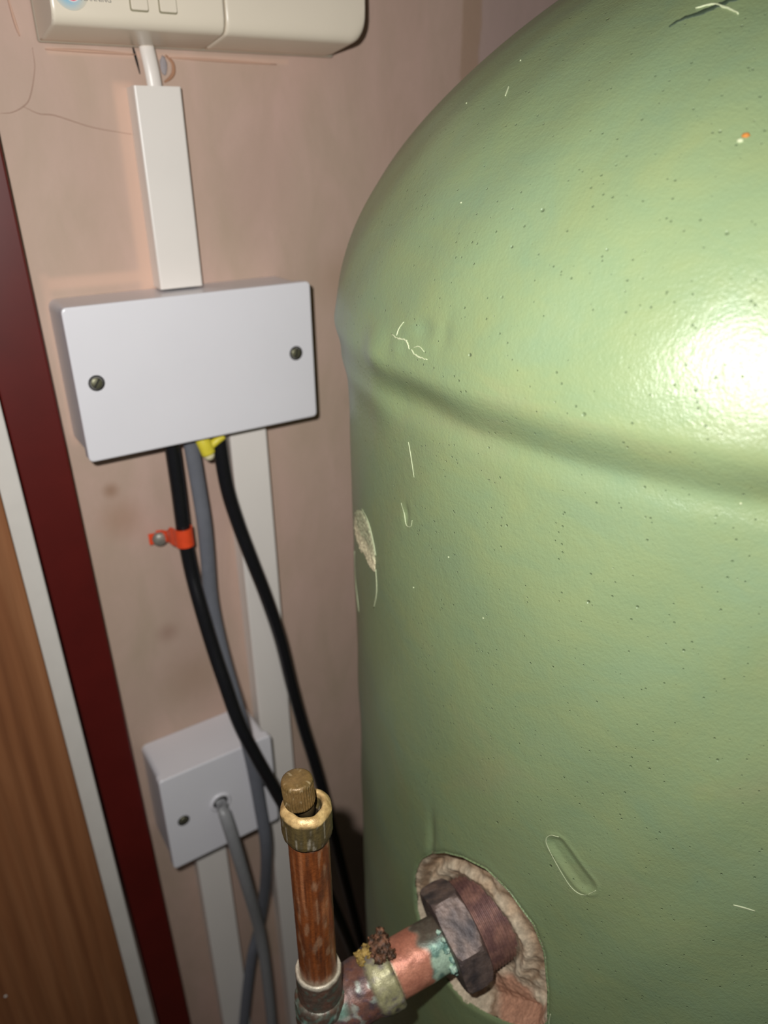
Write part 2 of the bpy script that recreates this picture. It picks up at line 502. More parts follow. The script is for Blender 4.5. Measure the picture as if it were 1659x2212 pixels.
fc = bpy.data.curves.new('lettering', 'FONT'); fc.body = 'PLANNING'; fc.size = .0028; fc.extrude = .00003; fc.space_character = 1.02
fo = bpy.data.objects.new('lettering_tmp', fc); C.objects.link(fo)
bpy.context.view_layer.update()
me = bpy.data.meshes.new_from_object(fo.evaluated_get(bpy.context.evaluated_depsgraph_get()))
bpy.data.objects.remove(fo)
xs = [v.co.x for v in me.vertices]; wtxt = max(xs) - min(xs)
for v in me.vertices:
    v.co = Vector((.1140 + v.co.x * .0138 / wtxt, -.04035 - v.co.z, ZO + .0637 + v.co.y))
link('lettering', me, plain('grey_print', (128, 124, 118), .5), prog)

# ---------------------------------------------------------------- white flat cable, trunking
me = sweep(spline([(.1534, -.0065, ZO + .0505), (.1538, -.0075, ZO + .045), (.1543, -.0080, ZO + .039), (.1547, -.0080, ZO + .033), (.1550, -.0080, ZO + .024)]), .0041, .0024)
o = link('flat_cable', me, M_trunk, loc=(.1555, -.006, ZO + .024), smooth=True)
tag(o, 'short white flat cable between the cream programmer and the upper trunking', 'cable')

def trunking(label, x0, x1, ztp, zbt, cap=True):
    t = thing('cable_trunking', label, 'trunking', ((x0 + x1) / 2, 0, zbt))
    # open-topped channel: base with two side walls, clip-on lid with lips
    bm = bmesh.new()
    box(bm, x0 + .0008, x1 - .0008, -.0014, -.0002, zbt, ztp)
    box(bm, x0 + .0008, x0 + .0022, -.0145, -.0014, zbt, ztp)
    box(bm, x1 - .0022, x1 - .0008, -.0145, -.0014, zbt, ztp)
    link('channel', from_bm(bm), M_trunk, t)
    bm = bmesh.new()
    prof = [(x0, -.0105), (x0, -.0150), (x0 + .0003, -.0157), (x0 + .0010, -.0160), (x1 - .0010, -.0160), (x1 - .0003, -.0157), (x1, -.0150), (x1, -.0105),
            (x1 - .0008, -.0105), (x1 - .0008, -.0146), (x0 + .0008, -.0146), (x0 + .0008, -.0105)]
    A = [bm.verts.new((x, y, zbt)) for x, y in prof]; B = [bm.verts.new((x, y, ztp)) for x, y in prof]
    n = len(A)
    for k in range(n): bm.faces.new((A[k], A[(k + 1) % n], B[(k + 1) % n], B[k]))
    bm.faces.new(A); bm.faces.new(B)
    link('lid', from_bm(bm), M_trunk, t)
    t['group'] = 'white cable trunking on the plaster wall'
    return t
trunking('short white cable trunking rising from the double blank box', .1410, .1665, ZO + .0315, ZO - .0722)
trunking('tall white cable trunking below the right half of the double blank box', .1736, .1996, ZO - .1588, .02)
trunking('white cable trunking running down from the lower single box', .1080, .1334, ZO - .4830, .02)

# ---------------------------------------------------------------- boxes
def screw_obj(x, yf, z, parent, ang, r=.0033):
    me = lathe((x, yf + .0006, z), (0, -1, 0), [(0, r * 1.35), (.0007, r * 1.35), (.0008, r * 1.05), (.0003, r * 1.0)], 24, cap1=False)
    rim = link('screw_recess', me, M_dark, parent)
    me = lathe((x, yf + .0006, z), (0, -1, 0), [(0, r), (.0008, r), (.0012, r * .75), (.0013, 0.00005)], 24)
    s = link('screw', me, M_screw, parent)
    bm = bmesh.new(); box(bm, -.00045, .00045, -.00012, .0002, -r * .85, r * .85)
    bmesh.ops.rotate(bm, verts=bm.verts, cent=(0, 0, 0), matrix=Matrix.Rotation(ang, 3, 'Y'))
    bmesh.ops.translate(bm, verts=bm.verts, vec=(x, yf - .0007, z))
    link('screw_slot', from_bm(bm), M_dark, s)

def wall_box(name, label, x0, zt_, w, h, d, screws, hole=None):
    t = thing(name, label, 'junction box', (x0 + w / 2, 0, zt_ - h))
    x1, zb_ = x0 + w, zt_ - h
    bm = bmesh.new(); rr_plate(bm, x0 + .0012, x1 - .0012, zb_ + .0012, zt_ - .0012, -.0003, -(d - .0075), .0045, .0006)
    link('back_box', from_bm(bm), M_plastic, t)
    bm = bmesh.new(); rr_plate(bm, x0 + .0020, x1 - .0020, zb_ + .0020, zt_ - .0020, -(d - .0080), -(d - .0068), .003, .0002)
    link('seam', from_bm(bm), plain('box_seam', (150, 148, 150), .6), t)
    bm = bmesh.new(); rr_plate(bm, x0, x1, zb_, zt_, -(d - .0068), -d, .0028, .0011)
    f = link('face_plate', from_bm(bm), M_plastic, t)
    for (x, z, a) in screws: screw_obj(x, -d, z, t, a)
    return t
wall_box('double_blank_box', 'wide white two-gang surface box with a blank plate and two screws', .0799, ZO - .0724, .146, .086, .0398,
         [(.0912, ZO - .1139, .6), (.2133, ZO - .1149, .25)])
b2 = wall_box('outlet_box', 'smaller white one-gang box with a grey cable leaving its centre', .0840, ZO - .3965, .086, .086, .0448,
              [(.0966, ZO - .4400, .9), (.1574, ZO - .4400, .3)])
me = lathe((.1252, -.0442, ZO - .4385), (0, -1, 0), [(0, .0085), (.0010, .0083), (.0018, .0072), (.0019, .0062), (.0010, .0056)], 40, cap1=False)
g = link('cable_grommet', me, M_plastic, b2)
me = lathe((.1252, -.0446, ZO - .4385), (0, -1, 0), [(0, .0057), (.0008, .0055)], 32)
link('grommet_hole', me, M_dark, g)

# ---------------------------------------------------------------- cables
M_grey_light = plain('pale_grey_pvc', (148, 148, 150), .36, .05, 200)
def cable(name, P, ra, rb, mat, label, group=None, extra_top=None):
    if extra_top: P = [extra_top] + P
    P = [Vector(p) for p in P]
    o = link(name, sweep(spline(P, 7), ra, rb, 20), mat, loc=P[-1], smooth=True)
    return tag(o, label, 'cable', group)
BLACK_LEFT = [(0.1328, -0.022, 1.0856), (0.1329, -0.022, 1.0549), (0.1327, -0.022, 1.0252), (0.1333, -0.024, 0.9982), (0.1337, -0.033, 0.9737), (0.1356, -0.042, 0.9444), (0.1377, -0.052, 0.9188), (0.141, -0.06, 0.8906), (0.149, -0.063, 0.8593), (0.1607, -0.064, 0.8213), (0.1741, -0.064, 0.7767), (0.192, -0.062, 0.7115), (0.2118, -0.06, 0.6319), (0.2366, -0.058, 0.5181), (0.2589, -0.058, 0.384)]
GREY_LONG = [(0.1457, -0.02, 1.0829), (0.147, -0.02, 1.0506), (0.147, -0.022, 1.0279), (0.1464, -0.022, 1.0038), (0.1447, -0.023, 0.9721), (0.1446, -0.028, 0.9443), (0.1446, -0.038, 0.9188), (0.1463, -0.0487, 0.8883), (0.1512, -0.0492, 0.8431), (0.1537, -0.0498, 0.7958), (0.1554, -0.0485, 0.7488), (0.1555, -0.034, 0.6857), (0.151, -0.0215, 0.6283), (0.1415, -0.0215, 0.5984), (0.1333, -0.0215, 0.5598), (0.1249, -0.0215, 0.5114), (0.1176, -0.0215, 0.462)]
BLACK_RIGHT = [(0.1627, -0.024, 1.0852), (0.1646, -0.024, 1.0509), (0.1696, -0.024, 1.0224), (0.1761, -0.026, 0.9927), (0.1842, -0.026, 0.9598), (0.1922, -0.026, 0.9207), (0.1985, -0.026, 0.8751), (0.2057, -0.026, 0.8304), (0.2128, -0.028, 0.7891), (0.2201, -0.03, 0.7397), (0.2312, -0.034, 0.6509), (0.2414, -0.036, 0.5762), (0.2502, -0.036, 0.5144), (0.2646, -0.036, 0.3955), (0.2754, -0.036, 0.2999)]
GREY_LOW = [(0.1249, -0.047, 0.8116), (0.1233, -0.058, 0.8115), (0.1258, -0.062, 0.7855), (0.1337, -0.056, 0.724), (0.1436, -0.042, 0.6513), (0.1466, -0.038, 0.589), (0.1465, -0.036, 0.5115), (0.1452, -0.034, 0.4303)]

cable('power_cable', BLACK_LEFT, .0047, .0047, M_black, 'black cable on the left, held by the orange clip', 'black cables under the double blank box', extra_top=(.1333, -.0205, ZO - .1570))
cable('power_cable', BLACK_RIGHT, .0047, .0047, M_black, 'black cable on the right, crossing in front of the tall white trunking', 'black cables under the double blank box', extra_top=(.1625, -.0225, ZO - .1570))
cable('grey_cable', GREY_LONG, .0050, .0032, M_grey, 'long grey flat cable hanging between the two black cables', extra_top=(.1455, -.0195, ZO - .1570))
cable('grey_cable', GREY_LOW, .0047, .0036, M_grey_light, 'grey cable drooping from the centre of the lower single box', extra_top=(.1252, -.0457, ZO - .4382))

# yellow sleeving at the box edge
t = thing('earth_sleeve', 'bright yellow sleeving poking out under the double blank box', 'sleeve', (.152, -.022, ZO - .178))
link('sleeve', sweep(spline([(.1495, -.0265, ZO - .1585), (.1512, -.0285, ZO - .1650), (.1532, -.0290, ZO - .1722)], 6), .0046, .0040, 16), M_yellow, t, smooth=True)
link('sleeve', sweep(spline([(.1540, -.0270, ZO - .1690), (.1590, -.0285, ZO - .1652), (.1640, -.0285, ZO - .1625)], 6), .0026, .0030, 14), M_yellow, t, smooth=True)
link('sleeve_tip', sweep([Vector((.1531, -.0290, ZO - .1718)), Vector((.1538, -.0290, ZO - .1748)), Vector((.1541, -.0288, ZO - .1760))], .0040, .0034, 16, rfun=lambda u: 1 - .45 * u), M_tip, t, smooth=True)

# orange saddle clip
clip = thing('cable_clip', 'orange saddle clip with a zinc screw on the left black cable', 'clip', (.131, -.024, ZO - .234))
cz, cxx, cyy = ZO - .2270, .1322, -.0228
bm = bmesh.new(); rings = []
for i in range(25):                                   # strap: open C around the cable, then a tail to the screw
    a = math.radians(-150 + 270 * i / 24)
    rings.append((cxx + .0054 * math.cos(a), cyy + .0054 * math.sin(a)))
path = rings
path = [(cxx - .0135, -.0075), (cxx - .0100, -.0085), (cxx - .0075, -.0125), (cxx - .0068, -.0180)] + \
       [(cxx + .0056 * math.cos(math.radians(a)), cyy + .0056 * math.sin(math.radians(a))) for a in range(168, 420, 12)]
def strap(path, z0, z1, th, w0=None):
    bm = bmesh.new(); R0 = []
    for i, (x, y) in enumerate(path):
        a = path[max(i - 1, 0)]; b = path[min(i + 1, len(path) - 1)]
        tx, ty = b[0] - a[0], b[1] - a[1]; l = math.hypot(tx, ty); nx, ny = -ty / l * th / 2, tx / l * th / 2
        k = w0(i) if w0 else 0
        R0.append([bm.verts.new(p) for p in ((x - nx, y - ny, z0), (x + nx, y + ny, z0), (x + nx, y + ny, z1 - 2 * k), (x - nx, y - ny, z1 - 2 * k))])
    for a, b in zip(R0, R0[1:]):
        for k in range(4): bm.faces.new((a[k], a[(k + 1) % 4], b[(k + 1) % 4], b[k]))
    bm.faces.new(R0[0]); bm.faces.new(R0[-1])
    bmesh.ops.recalc_face_normals(bm, faces=bm.faces)
    return from_bm(bm)
link('strap', strap(path, cz - .0063, cz + .0063, .0011, lambda i: .0025 if i < 2 else (.0024 if i < 3 else .0)), M_orange, clip, smooth=False)
link('flange', strap([(cxx - .0185, -.0062), (cxx - .0140, -.0070), (cxx - .0085, -.0100)], cz - .0080, cz - .0005, .0012), M_orange, clip)
me = lathe((cxx - .0118, -.0080, cz - .0046), (-.15, -1, 0), [(0, .0050), (.0012, .0050), (.0024, .0042), (.0033, .0026), (.0036, .0001)], 28)
link('screw', me, M_zinc, clip)
link('screw_shank', lathe((cxx - .0118, -.0078, cz - .0046), (0, 1, 0), [(0, .0016), (.0077, .0012)], 12), M_zinc, clip)

# ---------------------------------------------------------------- hot water cylinder
TX, TY, ZR = 0.3969, -0.2532, 1.1651                 # axis and the height of the moulding line
RC, RB, HB, HH, EN, EM = 0.23400, 0.24063, -0.00016, 0.19612, 1.3190, 2.0161
tank = thing('hot_water_cylinder', 'large green foam-covered hot water cylinder with a domed top', 'water cylinder', (TX, TY, 0.0))

def prof_z(z):
    z = np.asarray(z, float)
    t = np.clip((z - (ZR - .006)) / .019, 0, 1)
    r = RC + (RB - RC) * (.5 - .5 * np.cos(np.pi * t))
    zb_ = ZR + HB
    sa = np.clip((z - zb_) / HH, 0, 1) ** (EM / 2)
    dr = np.cos(np.arcsin(sa)) ** (2 / EN)
    r = np.where(z < zb_, r, r * dr)
    return r

hole = [(177.87, -0.3317), (178.85, -0.3229), (180.57, -0.3127), (183.08, -0.3020), (185.93, -0.2944), (189.29, -0.2903), (192.54, -0.2932), (195.58, -0.3022), (197.13, -0.3149), (198.16, -0.3362), (198.59, -0.3564),
        (197.56, -0.3691), (193.94, -0.3795), (190.62, -0.3869), (187.00, -0.3935), (183.97, -0.3931), (181.28, -0.3876), (179.03, -0.3790), (177.49, -0.3672), (177.05, -0.3511), (177.32, -0.3396)]
hole = [(math.radians(a) * RC, ZO + z) for a, z in hole]
HU, HZ = math.radians(187.97) * RC, ZO - 0.3417
def poly_sd(u, z, poly):
    """signed distance (inside negative), numpy"""
    d = np.full(u.shape, 1e9); ins = np.zeros(u.shape, bool); n = len(poly)
    for i in range(n):
        (x1, y1), (x2, y2) = poly[i], poly[(i + 1) % n]
        ex, ey = x2 - x1, y2 - y1; wx, wy = u - x1, z - y1
        t = np.clip((wx * ex + wy * ey) / (ex * ex + ey * ey), 0, 1)
        d = np.minimum(d, np.hypot(wx - t * ex, wy - t * ey))
        c = ((y1 > z) != (y2 > z)) & (u < (x2 - x1) * (z - y1) / (y2 - y1 + 1e-12) + x1)
        ins ^= c
    return np.where(ins, -d, d)

def ss(a, b, x):
    t = np.clip((x - a) / (b - a), 0, 1); return t * t * (3 - 2 * t)

def relief(u, z):
    """small lumps, dents and the raised rim of the hole, metres outward"""
    h = .0004 * np.sin(u * 61 + z * 23) * np.sin(z * 47 - u * 11) + .00025 * np.sin(u * 140 - z * 90 + 1.3)
    def g(a, zz, ru, rz, amp):
        uu = math.radians(a) * RC
        return amp * np.exp(-((u - uu) / ru) ** 2 - ((z - (ZO + zz)) / rz) ** 2)
    h += g(171.49, -0.0704, .010, .009, .0028)        # swollen end of the bulge
    h += g(178.95, -0.0582, .006, .004, -.0012) + g(181.67, -0.0576, .004, .005, -.0008) + g(175.34, -0.0670, .004, .004, .0006)
    h += g(178.23, -0.0844, .022, .006, -.0018)
    h += g(174.87, -0.1377, .0022, .0042, -.0010)
    # crease under the bulge, dying out at the far left where the moulding softens
    far = 1 - ss(math.radians(168), math.radians(175), u / RC)
    h -= .0011 * np.exp(-((z - (ZR - .0060)) / .005) ** 2) * (1 - far)
    h += .0032 * np.exp(-((z - (ZR - .0060)) / .0110) ** 2) * far
    # long rounded dent
    ax_, az_ = math.radians(197.40) * RC, ZO - 0.2501; bx_, bz_ = math.radians(200.46) * RC, ZO - 0.2609
    ex, ez = bx_ - ax_, bz_ - az_
    t = np.clip(((u - ax_) * ex + (z - az_) * ez) / (ex * ex + ez * ez), 0, 1)
    d = np.hypot(u - ax_ - t * ex, z - az_ - t * ez)
    h += -.0011 * (1 - ss(.0018, .0052, d)) + .00035 * np.exp(-((d - .0056) / .0006) ** 2)
    # the hole's lip
    s = poly_sd(u, z, hole)
    h += np.where(s > 0, .0006 * np.exp(-(s / .004) ** 2) - .0016 * np.exp(-(np.abs(s) / .0014)), 0)
    # crease of the pinched skin above the hole
    h += g(180.39, -0.3023, .003, .014, -.0016)
    return h

def surf_pt(adeg, zz, off=0.0):
    a = math.radians(adeg); z = ZO + zz
    r = float(prof_z(z)) + float(relief(np.array([a * RC]), np.array([z]))[0]) + off
    return Vector((TX + r * math.cos(a), TY + r * math.sin(a), z))
def surf_n(p):
    a = math.atan2(p.y - TY, p.x - TX); z = p.z
    dr = float(prof_z(z + .0005) - prof_z(z - .0005)) / .001
    n = Vector((math.cos(a), math.sin(a), -dr)); return n.normalized()

th = np.radians(np.concatenate([np.arange(0, 130, 4.0), np.arange(130, 174, .5), np.arange(174, 210, .16), np.arange(210, 255, .4), np.arange(255, 360, 3.0)]))
zl = np.concatenate([np.linspace(.02, .70, 12)[:-1], np.arange(.70, .82, .003), np.arange(.82, .96, .0007), np.arange(.96, 1.05, .0008), np.arange(1.05, ZR + .04, .0009)])
ad = np.linspace(0, 1, 150)
ztop_ = ZR + HB + HH
tt = (ZR + .04 - ZR - HB) / HH
zdome = ZR + HB + HH * np.sin(np.linspace(math.asin(tt ** (EM / 2)), PI / 2, 150)) ** (2 / EM)
zl = np.concatenate([zl, zdome[:-1], [ztop_ - 1e-7]])
zl.sort(); zl = zl[np.concatenate([[True], np.diff(zl) > .00012])]
zl[-1] = ztop_ - 1e-7
TH, ZZ = np.meshgrid(th, zl, indexing='ij')
Uu = TH * RC
SD = poly_sd(Uu, ZZ, hole)
e_ = 1e-5                                             # pull the cut edge onto the outline of the hole
gu = (poly_sd(Uu + e_, ZZ, hole) - SD) / e_; gz = (poly_sd(Uu, ZZ + e_, hole) - SD) / e_
near = (SD > -.0012) & (SD < -.0002)
Uu = np.where(near, Uu - SD * gu, Uu); ZZ = np.where(near, ZZ - SD * gz, ZZ); TH = Uu / RC
SD0 = SD
rel = relief(Uu, ZZ)
damp = np.clip(prof_z(ZZ) / .05, 0, 1)
RR = prof_z(ZZ) + rel * damp
X = TX + RR * np.cos(TH); Y = TY + RR * np.sin(TH)
nt_, nz_ = TH.shape
idx = np.arange(nt_ * nz_).reshape(nt_, nz_)
a = idx; b = np.roll(idx, -1, axis=0)
quads = np.stack([a[:, :-1], b[:, :-1], b[:, 1:], a[:, 1:]], -1).reshape(-1, 4)
inside = (SD < -.0002).reshape(-1)
keep = ~inside[quads].any(axis=1) | (((SD < -.0002) & (SD > -.0012)).reshape(-1)[quads] | ~inside[quads]).all(axis=1) & (~inside[quads]).any(axis=1)
co = np.stack([X, Y, ZZ], -1).reshape(-1, 3)
def np_mesh(co, quads, smooth=True):
    used = np.unique(quads); remap = np.zeros(len(co), np.int64); remap[used] = np.arange(len(used))
    c = co[used]; q = remap[quads]
    me = bpy.data.meshes.new('grid'); me.vertices.add(len(c)); me.vertices.foreach_set('co', c.astype(np.float32).ravel())
    me.loops.add(q.size); me.loops.foreach_set('vertex_index', q.astype(np.int32).ravel())
    me.polygons.add(len(q)); me.polygons.foreach_set('loop_start', np.arange(0, q.size, 4, dtype=np.int32))
    me.polygons.foreach_set('loop_total', np.full(len(q), 4, np.int32))
    me.polygons.foreach_set('use_smooth', np.ones(len(q), bool))
    me.update(calc_edges=True); me.validate(); return me, c
me, _ = np_mesh(co, quads[keep])
link('foam_jacket', me, M_jacket, tank)

# exposed foam and stained collar inside the hole
NUT = Vector((.1642, -.2644, ZO - .3683)); AX = Vector((-.96232, .16373, -.21709))   # front centre of the nut, pipe direction away from the tank
AXn, E1, E2 = basis(AX)
PSC = .945                                            # size of the pipework
NUTS = CAM + (NUT - CAM) * PSC
sel = (SD < .0012).reshape(-1)
qf = quads[sel[quads].all(axis=1)]
depth = np.where(SD < 0, .0098 * ss(0, -.0050, SD) + .0008, 0.0006)
u0, z0 = Uu - HU, ZZ - HZ
depth = depth - .0050 * ss(.010, .050, -z0) * ss(-.002, -.02, SD)           # shallower towards the bottom
depth = depth - .0065 * ss(.022, .044, -u0) * ss(0, -.008, SD)
depth = np.where(SD < 0, np.maximum(depth, .0012), depth)
rr_ = prof_z(ZZ) - .0004 - depth
fx = TX + rr_ * np.cos(TH); fy = TY + rr_ * np.sin(TH)
cof = np.stack([fx, fy, ZZ], -1).reshape(-1, 3)
me, c = np_mesh(cof, qf)
cols = []
beige, greyb, tan, brown, redb, dark = map(s2l, ((196, 180, 156), (160, 160, 132), (184, 158, 130), (124, 96, 70), (174, 122, 96), (70, 54, 42)))
newc = c.copy()
axisdir = AXn
for i, p in enumerate(c):
    P = Vector(p); d = P - NUTS; rad = (d - axisdir * d.dot(axisdir)).length
    n1 = noise.noise(P * 160); n2 = noise.noise(P * 520 + Vector((3, 1, 2))); n3 = noise.noise(P * 60)
    w = P - NUTS
    up = w.z; side = -w.y                               # toward the viewer's right
    k = beige
    k = mixc(k, greyb, sm(.010, .030, up) * .6 + .3 * max(0, n1))
    upper = sm(-.018, -.004, up + n1 * .004)
    k = mixc(k, mixc(tan, beige, .5 + n1), upper * (1 - sm(.036, .048, rad + n1 * .005)) * .9)
    k = mixc(k, brown, upper * math.exp(-((rad - .0335 + n1 * .002) / .0022) ** 2) * .75)
    lowr = sm(-.012, -.017, up + n1 * .003) * sm(-.040, -.030, up + .25 * (side - .02) + n1 * .003) * sm(.012, .020, side)
    k = mixc(k, redb, lowr * .85)
    k = mixc(k, brown, math.exp(-((up + .037 + .25 * (side - .02) + n1 * .003) / .0018) ** 2) * sm(.008, .02, side) * .8)
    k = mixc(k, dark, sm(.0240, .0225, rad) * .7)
    k = tuple(v * (1 + .30 * n2) for v in k); cols.append((*k, 1))
    rn = Vector((P.x - TX, P.y - TY, 0)).normalized()
    amp = .0012 * n1 + .0006 * n2
    # concentric ridge of packed foam around the thread
    amp += .0030 * math.exp(-((rad - .0275) / .0030) ** 2) * upper
    q = P + rn * amp; newc[i] = (q.x, q.y, q.z)
me.vertices.foreach_set('co', newc.astype(np.float32).ravel())
ca = me.color_attributes.new('Col', 'FLOAT_COLOR', 'POINT')
ca.data.foreach_set('color', np.array(cols, np.float32).ravel())
foam = link('exposed_foam', me, M_foamv, tank)
foam['label'] = 'beige and rust-stained foam bared around the outlet'
M_drop = plain('water_bead', (196, 150, 120), .08, .05)
random.seed(4)
for k in range(9):
    aa = random.uniform(192.4, 196.7); zz = random.uniform(-.356, -.328)
    if zz > -.338 and aa < 195: zz -= .012
    uu = np.array([math.radians(aa) * RC]); zzz = np.array([ZO + zz]); sd = float(poly_sd(uu, zzz, hole)[0])
    dpt = .0195 * float(ss(0, -.0075, sd)) + .0008
    dpt = dpt - .005 * float(ss(.010, .050, -(ZO + zz - HZ)))
    r = RC - .0004 - dpt + .0004; a_ = math.radians(aa)
    bm = bmesh.new(); bmesh.ops.create_uvsphere(bm, u_segments=12, v_segments=8, radius=random.uniform(.0006, .0010))
    bmesh.ops.translate(bm, verts=bm.verts, vec=(TX + r * math.cos(a_), TY + r * math.sin(a_), ZO + zz))
    link('bead', from_bm(bm), M_drop, foam, smooth=True)

# marks on the jacket
def SP(*l, off=.0): return [surf_pt(a_, z_, off) for a_, z_ in l]
def mark(name, pts, w, mat, h=.0003, **k): return ribbon(name, SP(*pts), w, mat, tank, surf_n, h, **k)
mark('flake', ((175.74, -0.0573), (175.13, -0.0604), (175.10, -0.0627)), .0007, M_flake, jit=.5)
mark('flake', ((174.15, -0.0628), (175.32, -0.0634), (176.33, -0.0632), (176.98, -0.0639), (177.43, -0.0658)), .0010, M_flake, jit=.6)
mark('flake', ((177.71, -0.0655), (178.25, -0.0668), (179.16, -0.0674), (180.15, -0.0672)), .0009, M_flake, jit=.6)
mark('flake', ((177.97, -0.0648), (178.70, -0.0638), (179.60, -0.0649)), .0005, M_flake, jit=.5)
mark('scratch', ((175.32, -0.1051), (175.79, -0.1099), (176.55, -0.1184)), .0006, M_flake, .0002)
mark('scratch', ((173.82, -0.1340), (174.33, -0.1378), (174.86, -0.1425), (175.88, -0.1414), (176.18, -0.1380)), .0004, M_flake, .0002)
mark('scratch', ((212.94, -0.2409), (213.72, -0.2406), (214.64, -0.2405)), .0010, M_flake, .0002)
mark('scratch', ((197.39, -0.2447), (196.44, -0.2468), (196.19, -0.2516), (197.65, -0.2603), (199.36, -0.2674), (200.63, -0.2673), (201.65, -0.2617)), .0005, M_flake, .0002, jit=.4)
mark('scratch', ((198.85, -0.3497), (198.76, -0.3563), (198.97, -0.3646)), .0009, M_flake, .0003, jit=.5)
mark('scratch', ((172.36, 0.0199), (172.82, 0.0183), (173.35, 0.0165)), .0009, M_flake, .0003)
mark('dark_slit', ((190.22, 0.0330), (191.46, 0.0353), (192.74, 0.0362), (194.27, 0.0382), (195.91, 0.0397), (197.88, 0.0401)), .0032, M_slit, .00025, jit=.4)
mark('flake', ((191.84, 0.0378), (193.46, 0.0385), (195.17, 0.0370), (196.91, 0.0346)), .0010, M_flake, .0004, jit=.4)
M_rust = plain('rust_spot', (176, 112, 44), .7)
def spot(name, a_, z_, ru, rz, mat, th_=.0005, parent=None, seed=0):
    c_ = surf_pt(a_, z_); n_ = surf_n(c_); s_ = Vector((0, 0, 1)).cross(n_).normalized(); v_ = n_.cross(s_)
    bm = bmesh.new(); bmesh.ops.create_icosphere(bm, subdivisions=3, radius=1)
    for v in bm.verts:
        q = v.co * (1 + .35 * noise.noise(v.co * 2.3 + Vector((seed, 0, 0))))
        v.co = c_ + s_ * q.x * ru + v_ * q.y * rz + n_ * q.z * th_
    return link(name, from_bm(bm), mat, parent or tank, smooth=True)
spot('rust_spot', 202.03, 0.0020, .0010, .0008, M_rust, seed=1)
spot('flake', 201.74, 0.0007, .0009, .0006, M_flake, seed=2)
for k, (a_, z_) in enumerate(((169.80, 0.0289), (165.58, 0.0155), (177.74, -0.0172), (182.18, -0.1442), (176.33, -0.1699), (207.20, -0.0912), (187.08, -0.1623))):
    spot('speck', a_, z_, .00035, .00035, M_flake, .0003, seed=k)

# chip where the skin has come away at the left edge
chip_poly = [(161.26, -0.1600), (163.56, -0.1612), (164.92, -0.1659), (166.21, -0.1715), (166.66, -0.1782), (166.31, -0.1835), (164.74, -0.1857), (162.63, -0.1855), (160.80, -0.1838), (159.72, -0.1873), (157.17, -0.1847), (155.38, -0.1823), (155.13, -0.1746), (156.55, -0.1687), (158.99, -0.1636)]
cp = [(math.radians(a_) * RC, ZO + z_) for a_, z_ in chip_poly]
ua = np.linspace(min(p[0] for p in cp) - .001, max(p[0] for p in cp) + .001, 90); za = np.linspace(min(p[1] for p in cp) - .001, max(p[1] for p in cp) + .001, 70)
UA, ZA = np.meshgrid(ua, za, indexing='ij'); S2 = poly_sd(UA, ZA, cp)
ro = prof_z(ZA) + relief(UA, ZA) + .0006 * ss(.0003, -.0012, S2) + np.where(S2 > 0, -.0006, 0)
pts_, colz = [], []
for i in range(UA.shape[0]):
    for j in range(UA.shape[1]):
        P = Vector((UA[i, j], ZA[i, j], 0)); n1 = noise.noise(P * 700); n2 = noise.noise(P * 250)
        r = ro[i, j] + (.0005 * n1 + .0003 * n2 if S2[i, j] < -.0002 else 0); a_ = UA[i, j] / RC
        pts_.append((TX + r * math.cos(a_), TY + r * math.sin(a_), ZA[i, j]))
        k = mixc(s2l((222, 212, 176)), s2l((150, 156, 124)), sm(ZO - .180, ZO - .170, ZA[i, j]) * .8 + .3 * n2)
        colz.append((*tuple(v * (1 + .25 * n1) for v in k), 1))
ii = np.arange(len(pts_)).reshape(UA.shape)
qd = np.stack([ii[:-1, :-1], ii[1:, :-1], ii[1:, 1:], ii[:-1, 1:]], -1).reshape(-1, 4)
ok = (S2.reshape(-1)[qd] < .0004).all(axis=1)
me, c = np_mesh(np.array(pts_), qd[ok])
used = np.unique(qd[ok]); ca = me.color_attributes.new('Col', 'FLOAT_COLOR', 'POINT')
ca.data.foreach_set('color', np.array(colz, np.float32)[used].ravel())
link('chipped_patch', me, M_foamv, tank)
mark('flake', ((161.27, -0.1586), (163.83, -0.1607), (165.66, -0.1677), (166.75, -0.1734)), .0008, M_flake, .0003)
mark('flake', ((166.67, -0.1811), (166.95, -0.1887), (166.66, -0.1955), (165.57, -0.2053)), .0016, M_flake, .0003)
mark('scratch', ((153.67, -0.1988), (153.92, -0.2182), (155.82, -0.2327)), .0012, M_flake, .0002)

# ---------------------------------------------------------------- outlet pipework
pw = thing('outlet_pipework', 'tarnished copper outlet pipe with hex nut and a capped upright vent', 'pipe', (.0987, -.2533, 0.62))
copper, cdark, pink, teal, pale, green, grime, brass, brassd = map(s2l, ((150, 82, 40), (96, 52, 30), (206, 138, 112), (120, 164, 148), (196, 210, 196), (140, 170, 140), (74, 62, 54), (150, 120, 70), (104, 88, 52)))
solder, purple, nutc, nutd, yell = map(s2l, ((196, 186, 166), (112, 82, 78), (120, 104, 97), (70, 64, 66), (194, 190, 132)))
n_ = lambda P, s, o=0: noise.noise(P * s + Vector((o, 0, o)))
T0 = Vector((.0987, -.2533, ZO - .3828)); UP = Vector((0, 0, 1))

